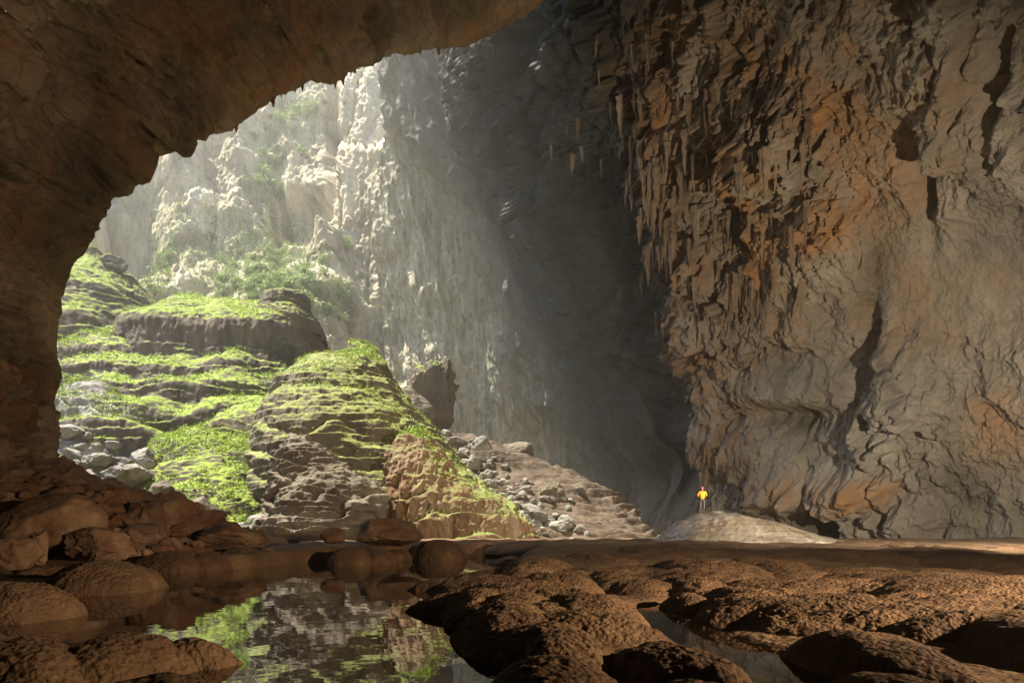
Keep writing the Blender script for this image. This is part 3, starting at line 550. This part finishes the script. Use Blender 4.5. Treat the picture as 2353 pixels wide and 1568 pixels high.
# ------------------------------------------------------------------ cave floor, pool
def shore_r(Y): return np.interp(Y, [3, 6, 9, 12, 16, 30, 45, 60, 80], [.2, -.2, -1.0, -1.3, -1.0, -.9, .8, 3.4, 3.4])
def shore_l(Y): return np.interp(Y, [3, 6, 8, 10, 16, 24, 36, 80], [-3.2, -3.4, -4.5, -6.9, -9.6, -13, -17, -20])
def shore_far(X): return np.interp(X, [-17, -12, -11, -10, -5.7, -.8, 3, 10], [22, 27, 31, 36.5, 39, 50, 57, 57])
def floor_z(X, Y):
    p = np.stack([X.ravel(), Y.ravel(), 0*X.ravel()], 1).astype(np.float32)
    wv = fbm(S(p, 3), 3, 601).reshape(X.shape)
    dr = X-shore_r(Y)+wv*.8; dl = shore_l(Y)-X+wv*.8; d = np.maximum(np.maximum(dr, dl), (Y-shore_far(X))*.8)
    land = sstep(-.3, 1.6, d)
    rise = .05+.95*sstep(14, 46, Y)+.25*sstep(46, 58, Y)
    ro = fbm(S(p, 2.2, 2.8, 1), 3, 605).reshape(X.shape); wo = worley(S(p, 2.6, 3.6, 1), 607); dome = np.sqrt(np.clip(1-wo[:, 0]**2*1.2, 0, 1)).reshape(X.shape)
    near = 1-sstep(28, 52, Y)
    z = -.55+land*(.5+rise+.03)+land*near*(.26*(dome-.6)+.15*ro)+land*(1-near)*(.2*ro+.06*(dome-.6)*np.clip(1-sstep(50, 56, Y), 0, 1))
    # small channels on the right
    ch = np.exp(-((X-np.interp(Y, [4, 7, 9, 12, 14], [3.4, 2.6, 2.0, 2.6, 4.2]))/.55)**2)*(1-sstep(12, 15, Y)); z -= ch*.7
    z = np.where(Y > 60, z-(Y-60)*1.0, z)
    return z
def build_floor():
    nr, na = 620, 760
    Yr = 1/np.linspace(1/2.6, 1/70, nr)**1.0
    rr = np.exp(np.linspace(math.log(2.6), math.log(70), nr)); a = np.linspace(-1.5, 1.5, na)
    X = rr[:, None]*a[None]; Yg = np.repeat(rr[:, None], na, 1); Z = floor_z(X, Yg)
    p = np.stack([X.ravel(), Yg.ravel(), Z.ravel()], 1)
    Z = Z+(.03*fbm(S(p, .35), 3, 611)).reshape(Z.shape)
    link("cave_floor", raw_mesh("cave_floor", np.stack([X, Yg, Z], -1), faced(np.stack([X, Yg, Z], -1), np.ones((nr, na, 1))*np.array([0, 0, 1.]))), M_silt_far, kind="structure", label="brown silt covered cave floor")
    x = np.linspace(-400, 400, 80); y = np.linspace(-120, 420, 60); X, Yg = np.meshgrid(x, y)
    Z = -9+2*fbm(S(np.stack([X.ravel(), Yg.ravel(), 0*X.ravel()], 1), 30), 3, 615).reshape(X.shape)
    link("ground", raw_mesh("ground", np.stack([X, Yg, Z], -1), grid_faces(60, 80)), M_talus, kind="structure", label="low ground between the mounds")
build_floor()
x = np.array([[-60, 60], [-60, 60.]]); y = np.array([[-30, -30], [59, 59.]])
link("pool_water", raw_mesh("pool_water", np.stack([x, y, 0*x], -1), grid_faces(2, 2)), M_water, kind="structure", label="still dark pool mirroring the green opening")

LUMPS = [  # x0, x1, top row, waterline row
 (-210, 250, 1436, 1650), (90, 470, 1424, 1600), (330, 558, 1448, 1548), (-160, 190, 1538, 1720), (160, 560, 1548, 1760),
 (-90, 168, 1322, 1440), (100, 382, 1290, 1368), (20, 200, 1300, 1345), (330, 455, 1268, 1316), (428, 520, 1262, 1312), (505, 610, 1255, 1302), (585, 700, 1250, 1290), (680, 738, 1260, 1290),
 (762, 860, 1247, 1298), (800, 900, 1248, 1296), (885, 945, 1250, 1288), (948, 1068, 1240, 1288), (1055, 1152, 1238, 1276), (1145, 1192, 1236, 1270), (1185, 1262, 1238, 1268),
 (988, 1210, 1332, 1446), (1112, 1350, 1284, 1350), (1150, 1390, 1306, 1392), (1195, 1497, 1336, 1478), (1330, 1462, 1306, 1352), (1008, 1345, 1372, 1540), (1100, 1440, 1410, 1600),
 (1050, 1500, 1470, 1720), (1360, 1740, 1442, 1640), (1450, 1800, 1500, 1780), (1290, 1430, 1262, 1312), (1395, 1610, 1252, 1306), (1480, 1740, 1270, 1350), (1490, 1700, 1322, 1388), (1515, 1650, 1350, 1412), (1600, 1830, 1345, 1432),
 (1640, 1850, 1272, 1338), (1780, 2080, 1262, 1320), (1820, 2165, 1305, 1372), (1660, 1800, 1330, 1372), (1800, 2120, 1365, 1470), (1880, 2330, 1312, 1400), (2040, 2480, 1275, 1340), (1960, 2600, 1318, 1500), (1790, 2250, 1425, 1620), (2150, 2800, 1390, 1680), (1850, 2350, 1500, 1800)]
LAB = {0: "large crusty mound at the bottom left corner, leftmost lobe", 1: "rounded crusty lobe reaching into the pool at bottom left", 2: "pointed crusty tip jutting into the pool from the left",
 3: "low crusty lump cut off by the bottom left corner", 4: "dark lump at the bottom edge left of the green reflection", 5: "flat topped mound with orange crown at the left edge", 6: "long smooth mound lying in the water left of centre",
 20: "mound with a pointed left end facing the pool", 21: "farthest low mound of the island right of the pool", 23: "big rounded bright mound in the middle of the island", 25: "long pitted ridge along the island's left shore",
 28: "wide mound above the dark channel near the bottom", 27: "pitted foreground mound at the bottom centre", 43: "great smooth dark mound filling the right foreground", 45: "dark mound in the bottom right corner"}
def lump(i, x0, x1, yt, yb):
    Yf = CH*F/(yb-HY); xc = ((x0+x1)/2-HX)/F; hw = (x1-x0)/2/F*Yf*(1.0 if yb > 1320 else 1.25); dp = hw*(.75 if hw > 1 else .9)
    dp = max(hw*.8, min(((CH-.3)*F/(yt-HY)-Yf)/2, (1.1 if i < 20 else 2.2)*hw+(.2 if i < 20 else .6), 6)); Yc = Yf+dp; hw *= Yc/Yf*.98
    H = min(max(.15, CH-(yt-HY)/F*(Yc+.25*dp)), (.55 if 3 < i < 20 else .25 if i in (27, 28, 29, 43, 44, 45, 46) else .31)*hw+.10); cxw = xc*Yc
    zo = 0.0
    if i >= 20: zo = max(0.0, float(floor_z(np.array([[cxw]]), np.array([[Yc]]))[0, 0])-.10); H = max(H-zo, .16+.012*hw*(Yf > 20))
    near = Yf < 14 or (i < 45 and Yf < 45); fs = max(1.0, Yf/11); nl, na = (130, 260) if near else (60, 130)
    tt = np.linspace(0, 1, nl)**.9; th = np.linspace(0, 2*math.pi, na, endpoint=False); T, TH = np.meshgrid(tt, th, indexing='ij')
    rr = np.sin(T*math.pi/2)**.9; zz = np.cos(T*math.pi/2)**.75
    rs_ = np.random.RandomState(900+i); wob = 1+.10*np.sin(2*TH+rs_.uniform(0, 6))+.08*np.sin(3*TH+rs_.uniform(0, 6))+.05*np.sin(5*TH+rs_.uniform(0, 6))
    B0 = .75
    V = np.stack([hw*rr*np.cos(TH)*wob, dp*rr*np.sin(TH)*wob, -B0+(H+B0)*zz], -1).astype(np.float32)
    n = grid_normals(V, True); n *= np.sign((n*(V-np.array([0, 0, -B0]))).sum(-1).mean()); n[0] = (0, 0, 1)
    p = V.reshape(-1, 3)+np.array([i*31.7, i*7.1, 0], np.float32); k = min(1, hw/1.2)
    W = fbm(S(p, 1.1*max(k, .5)), 3, 951); d = .12*k*W
    smooth_one = i in (43, 45, 44, 46, 41)
    if near:
        pp = p+np.stack([W, W, W], 1)*.3
        wo = worley(S(pp, .14*fs, .14*fs, .11*fs), 955); wo2 = worley(S(pp, .42*fs, .42*fs, .3*fs), 957)
        sc = (.35 if smooth_one else 1)*fs**.6
        d += sc*(.018*(1-wo[:, 0]*1.3)+.018*(1-wo2[:, 0])+.014*fbm(S(p, .08), 2, 959)+.02*fbm(S(p, .25, .25, .4), 3, 961, .6, True))
    else: d += .05*k*fbm(S(p, .35), 3, 963)+.03*fbm(S(p, .3, .3, .9), 2, 965, .6, True)
    V = V+n*d.reshape(V.shape[:2])[..., None]
    lab = LAB.get(i); wsz = "broad" if hw > 1.6 else "small" if hw < .9 else "middle sized"; LP = [((a_+b_)/2, d_) for a_, b_, _, d_ in (LUMPS[:20] if i < 20 else LUMPS[20:])]
    side = "along the far and left shore of the pool" if i < 20 else "on the lumpy floor right of the pool"
    o = link("silt_mound", raw_mesh("silt_mound", V, faced(V, n, True)), M_silt, label=lab or wsz+" brown silt mound "+("on the pool's far shore" if i < 20 else "right of the pool")+where_in((x0+x1)/2, yb, LP).replace("highest band", "farthest row").replace("upper band", "far row").replace("lower band", "near row").replace("lowest band", "nearest row"), category="silt mound", group="silt mounds "+side)
    o.location = (cxw, Yc, zo)
rl = np.random.RandomState(42)
while len(LUMPS) < 150:
    Yb = 1/rl.uniform(1/52, 1/7.0); xb = rl.uniform(shore_r(Yb)+.4, .9*Yb)
    if abs(xb-np.interp(Yb, [4, 7, 9, 12, 14], [3.4, 2.6, 2.0, 2.6, 4.2])) < 1.4 and Yb < 14: continue
    hwb = rl.uniform(.6, 1.6)*(1+Yb/30); yb_ = HY+CH*F/Yb; xt = HX+xb/Yb*F; Hb = rl.uniform(.26, .4)
    LUMPS.append((xt-hwb/Yb*F, xt+hwb/Yb*F, HY+(CH-Hb)*F/(Yb+hwb*1.6), yb_))
for i, L_ in enumerate(LUMPS): lump(i, *L_)

# ------------------------------------------------------------------ shrubs on the cliff
def bush_mesh(seed, n=260):
    rs = np.random.RandomState(seed); c = rs.normal(0, .45, (9, 3)); P0 = c[rs.randint(9, size=n)]+rs.normal(0, .28, (n, 3)); P0[:, 2] *= .8
    V, Fc = leaf_tris(P0, None, .17, rs, .7); return raw_mesh("foliage", V, Fc, False)
BUSH = [bush_mesh(700+k) for k in range(5)]
for me in BUSH: me.materials.append(M_bush)
def twig_mesh():
    V = []; Fc = []
    for k in range(5):
        a = k*1.256; b = len(V); d = np.array([math.cos(a)*.5, math.sin(a)*.5, .8])
        for s_, r_ in ((-.9, .06), (1, .015)):
            for j in range(4): V.append(d*max(s_, 0)+np.array([0, 0, min(s_, 0)])+r_*np.array([math.cos(j*1.57), math.sin(j*1.57), 0]))
        Fc += [[b+j, b+(j+1) % 4, b+4+(j+1) % 4, b+4+j] for j in range(4)]
    return raw_mesh("stem", V, Fc)
TW = twig_mesh(); TW.materials.append(plain("bark", (.12, .09, .06)))
bp = BW.reshape(-1, 3); bx = HX+bp[:, 0]/bp[:, 1]*F; by = HY-(bp[:, 2]-CH)/bp[:, 1]*F
ZN = [(9000, 640, 600, 55, 50), (4000, 600, 655, 75, 25), (2500, 375, 620, 20, 50), (3500, 625, 410, 18, 110), (1500, 700, 260, 30, 25), (3000, 740, 680, 60, 25), (2500, 520, 590, 60, 60), (1500, 430, 500, 60, 80)]
rs2 = np.random.RandomState(5); PP = []
for cnt, zx, zy, sx_, sy_ in ZN:
    pc = rs2.randint(0, 1000, 60); cl = np.stack([rs2.normal(zx, sx_, 60), rs2.normal(zy, sy_, 60)], 1)
    for c_ in cl:
        k = np.argmin((bx-c_[0])**2+(by-c_[1])**2); q_ = bp[k]; near_ = np.where(((bp-q_)**2).sum(1) < rs2.uniform(3, 16))[0]
        PP.append(bp[rs2.choice(near_, cnt//60)]+rs2.normal(0, .3, (cnt//60, 3))+[0, -.3, .1])
PP = np.concatenate(PP); V_, F_ = leaf_tris(PP, None, .26, rs2, .7)
link('climbing_plants', raw_mesh('climbing_plants', V_, F_, False), M_bush, kind='stuff', label='green creepers and ferns covering the foot of the daylit cliff')
zones = [(34, 640, 610, 60, 45), (40, 600, 650, 70, 30), (16, 375, 610, 18, 45), (22, 625, 400, 22, 80), (14, 700, 270, 35, 25), (22, 730, 690, 60, 25)]
i = 0
for cnt, zx, zy, sx_, sy_ in zones:
    for _ in range(cnt):
        tx, ty = rs.normal(zx, sx_), rs.normal(zy, sy_); k = np.argmin((bx-tx)**2+(by-ty)**2); c = bp[k]; s = rs.uniform(.8, 2.0)
        o = empty("shrub", (c[0], c[1]-.4, c[2]+.3), label=("large" if s > 1.6 else "small" if s < 1.15 else "middling")+" green shrub on the daylit cliff"+where_in(tx, ty, [(640, 610), (600, 650), (375, 610), (625, 400), (700, 270), (730, 690), (560, 560), (680, 640)]), category="shrub", group="shrubs on the daylit cliff")
        o.scale = (s*1.2, s, s); o.rotation_euler = (0, 0, rs.uniform(0, 6)); i += 1
        link("foliage", BUSH[i % 5], None, o); link("stem", TW, None, o)

# ------------------------------------------------------------------ stalactites
def stal_mesh(seed, L=1.0):
    rs = np.random.RandomState(seed); nl, na = 40, 14; t = np.linspace(0, 1, nl); th = np.linspace(0, 6.283, na, endpoint=False); T, TH = np.meshgrid(t, th, indexing='ij')
    r = .16*(1-T)**.75*(1+.18*np.sin(T*19+rs.uniform(0, 6)))+.008; r *= 1+.25*np.sin(3*TH+rs.uniform(0, 6)+2*T)+.1*np.sin(7*TH)
    off = np.cumsum(rs.normal(0, .006, (nl, 2)), 0)
    V = np.stack([r*np.cos(TH)+off[:, :1], r*np.sin(TH)+off[:, 1:], -T*L+.15], -1); return raw_mesh("stalactite", V, grid_faces(nl, na, True))
M_stal = rock_mat("stalactite_stone", (.09, .06, .035), (.18, .125, .075), (.28, .21, .14), scale=.6, streak=4, bump=.05, bump_scale=4)
ST = [stal_mesh(800+k) for k in range(7)]
for me in ST: me.materials.append(M_stal)
wp = WR.reshape(-1, 3); wx = HX+wp[:, 0]/wp[:, 1]*F; wy = HY-(wp[:, 2]-CH)/wp[:, 1]*F
HP = [(1480, 340), (1560, 440), (1640, 600), (1760, 640), (1500, 560), (1850, 300), (1600, 480), (1700, 560), (1530, 380)]
def hang(tx, ty, L, wd, label, group):
    m_ = (np.abs(wx-tx) < 9) & (np.abs(wy-ty) < 26)
    if not m_.any(): return
    k = np.where(m_)[0]; k = k[np.argmin(wp[k, 1])]; c = wp[k]
    o = link("stalactite", ST[rs.randint(7)], None, label=label+("" if "person" in label else where_in(tx, ty, HP)), category="stalactite", group=group)
    L = min(L, 4.6); wd = min(wd, 2.4/L)
    o.location = (c[0], c[1]+.15, c[2]); o.scale = (L*wd, L*wd, L); o.rotation_euler = (0, 0, rs.uniform(0, 6))
for cx_, c_y, n_, sx_, sy_, L in ((1420, 250, 14, 100, 110, 2.2), (1560, 250, 24, 110, 100, 2.4), (1720, 430, 22, 90, 120, 2.4), (1600, 700, 20, 80, 70, 2.8), (1290, 330, 5, 60, 120, 1.6), (1560, 440, 26, 50, 60, 3.2), (1640, 600, 22, 60, 70, 3.0), (1480, 340, 14, 40, 90, 2.6), (1760, 640, 16, 40, 50, 2.4), (1500, 560, 16, 30, 60, 3.4), (1850, 300, 12, 50, 40, 2.6)):
    for _ in range(n_): hang(rs.normal(cx_, sx_), rs.normal(c_y, sy_), L*rs.lognormal(0, .5), rs.uniform(.3, .8), ("long " if L > 3.1 else "short ")+"rusty stalactite on the right wall", "stalactites on the right wall")
for _ in range(34): hang(rs.normal(1650, 35), rs.uniform(960, 1150), 1.8*rs.lognormal(0, .3), rs.uniform(.6, 1.0), "thin pale stalactite on the wall just right of the person", "thin stalactites near the person")
edge = AC[4]
for _ in range(60):
    k = rs.randint(470, 780); c = edge[k]
    o = link("stalactite", ST[rs.randint(7)], None, label="small dark stalactite along the lip of the arch", category="stalactite", group="stalactites on the arch lip")
    L = .5*rs.lognormal(0, .5); o.location = (c[0], c[1], c[2]+.3); o.scale = (L*1.3, L*1.3, L)

# ------------------------------------------------------------------ the person
def skin(name, joints, edges, mat, parent, sub=2):
    me = bpy.data.meshes.new(name); me.from_pydata([j[:3] for j in joints], edges, []); o = link(name, me, mat, parent)
    mod = o.modifiers.new("skin", 'SKIN'); mod.use_smooth_shade = True
    for k, j in enumerate(joints):
        me.skin_vertices[0].data[k].radius = (j[3], j[4] if len(j) > 4 else j[3])
    me.skin_vertices[0].data[0].use_root = True
    s_ = o.modifiers.new("sub", 'SUBSURF'); s_.levels = s_.render_levels = sub; return o
m_ = (np.abs(HV[..., 0]-(1613-HX)/F*48) < .25) & (np.abs(HV[..., 1]-48) < .4); fz = float(HV[..., 2][m_].max()) if m_.any() else 3.1
per = empty("person", ((1613-HX)/F*48, 48.0, fz-.02), label="person in yellow jacket, red helmet and grey trousers standing on the hump", category="person")
M_skin = plain("skin", (.45, .27, .19)); M_jacket = plain("yellow_jacket", (.80, .42, .02)); M_tr = plain("grey_trousers", (.09, .095, .09)); M_boot = plain("brown_boots", (.10, .06, .035)); M_helm = plain("red_helmet", (.55, .07, .04), .35); M_hel2 = plain("white_helmet_panel", (.75, .7, .66), .4)
J = [(0, 0, .93, .13, .10), (0, 0, 1.15, .13, .10), (0, 0, 1.38, .15, .10), (0, 0, 1.49, .06), (0, .02, 1.57, .075, .085), (0, .03, 1.66, .08, .095)]
E = [(0, 1), (1, 2), (2, 3), (3, 4), (4, 5)]
for s_ in (-1, 1):
    b0 = len(J); J += [(s_*.20, 0, 1.42, .06), (s_*.29+(.03 if s_ > 0 else 0), .02, 1.18, .045), (s_*.22, .22, 1.10, .032), (s_*.19, .28, 1.11, .035, .02)]; E += [(2, b0), (b0, b0+1), (b0+1, b0+2), (b0+2, b0+3)]
    for fx, fl_ in ((-.03, .07), (-.01, .085), (.01, .08), (.03, .065)):
        c0 = len(J); J += [(s_*.18+fx, .34, 1.115, .009), (s_*.18+fx*1.1, .34+fl_*.6, 1.09, .008), (s_*.18+fx*1.1, .34+fl_*.7, 1.055, .007)]; E += [(b0+3, c0), (c0, c0+1), (c0+1, c0+2)]
    c0 = len(J); J += [(s_*.15, .29, 1.13, .011), (s_*.12, .33, 1.125, .009)]; E += [(b0+3, c0), (c0, c0+1)]
    h0 = len(J); J += [(s_*.10, 0, .86, .085), (s_*.115, .02, .48, .055), (s_*.12, 0, .10, .04)]; E += [(0, h0), (h0, h0+1), (h0+1, h0+2)]
skin("body", J, E, M_skin, per)
skin("jacket", [(0, 0, .90, .20, .15), (0, 0, 1.1, .19, .14), (0, 0, 1.36, .19, .13), (0, 0, 1.47, .09, .08), (-.22, 0, 1.41, .085), (-.31, .02, 1.17, .075), (-.24, .18, 1.08, .055), (.22, 0, 1.41, .085), (.31, .02, 1.17, .075), (.24, .18, 1.08, .055)],
     [(0, 1), (1, 2), (2, 3), (2, 4), (4, 5), (5, 6), (2, 7), (7, 8), (8, 9)], M_jacket, per)
skin("trousers", [(0, 0, .93, .17, .13), (-.10, 0, .84, .10), (-.125, .02, .48, .075), (-.13, 0, .14, .062), (.10, 0, .84, .10), (.125, .02, .48, .075), (.13, 0, .14, .062)], [(0, 1), (1, 2), (2, 3), (0, 4), (4, 5), (5, 6)], M_tr, per)
for s_ in (-1, 1): skin("boot", [(s_*.13, -.05, .06, .055, .055), (s_*.135, .08, .05, .055, .045), (s_*.14, .17, .04, .045, .035), (s_*.13, -.03, .17, .06)], [(0, 1), (1, 2), (0, 3)], M_boot, per)
D, Fc = ICO[4]; Vh = D*np.array([.135, .155, .13])+np.array([0, .02, 1.68]); Vh[:, 2] = np.maximum(Vh[:, 2], 1.63)
rim = (Vh[:, 2] < 1.645); Vh[rim, :2] = (Vh[rim, :2]-[0, .02])*1.12+[0, .02]
he = link("helmet", raw_mesh("helmet", Vh, Fc), M_helm, per)
Vp = D*np.array([.05, .16, .125])+np.array([-.035, .015, 1.69]); Vp[:, 2] = np.maximum(Vp[:, 2], 1.66)
link("helmet_panel", raw_mesh("helmet_panel", Vp, Fc), M_hel2, he)

# ------------------------------------------------------------------ haze
bm = bmesh.new(); bmesh.ops.create_cube(bm, size=1); me = bpy.data.meshes.new("haze"); bm.to_mesh(me); bm.free()
hz = link("haze", me, None, kind="stuff", label="sunlit mist filling the cave"); hz.location = (0, 120, 80); hz.scale = (900, 700, 190)
hm = bpy.data.materials.new("haze"); hm.use_nodes = True; t = hm.node_tree; t.nodes.remove(t.nodes["Principled BSDF"])
vn = t.nodes.new("ShaderNodeVolumePrincipled"); vn.inputs["Color"].default_value = (1, .98, .93, 1); vn.inputs["Density"].default_value = .00085; vn.inputs["Anisotropy"].default_value = .6
t.links.new(vn.outputs[0], t.nodes["Material Output"].inputs["Volume"]); me.materials.append(hm)
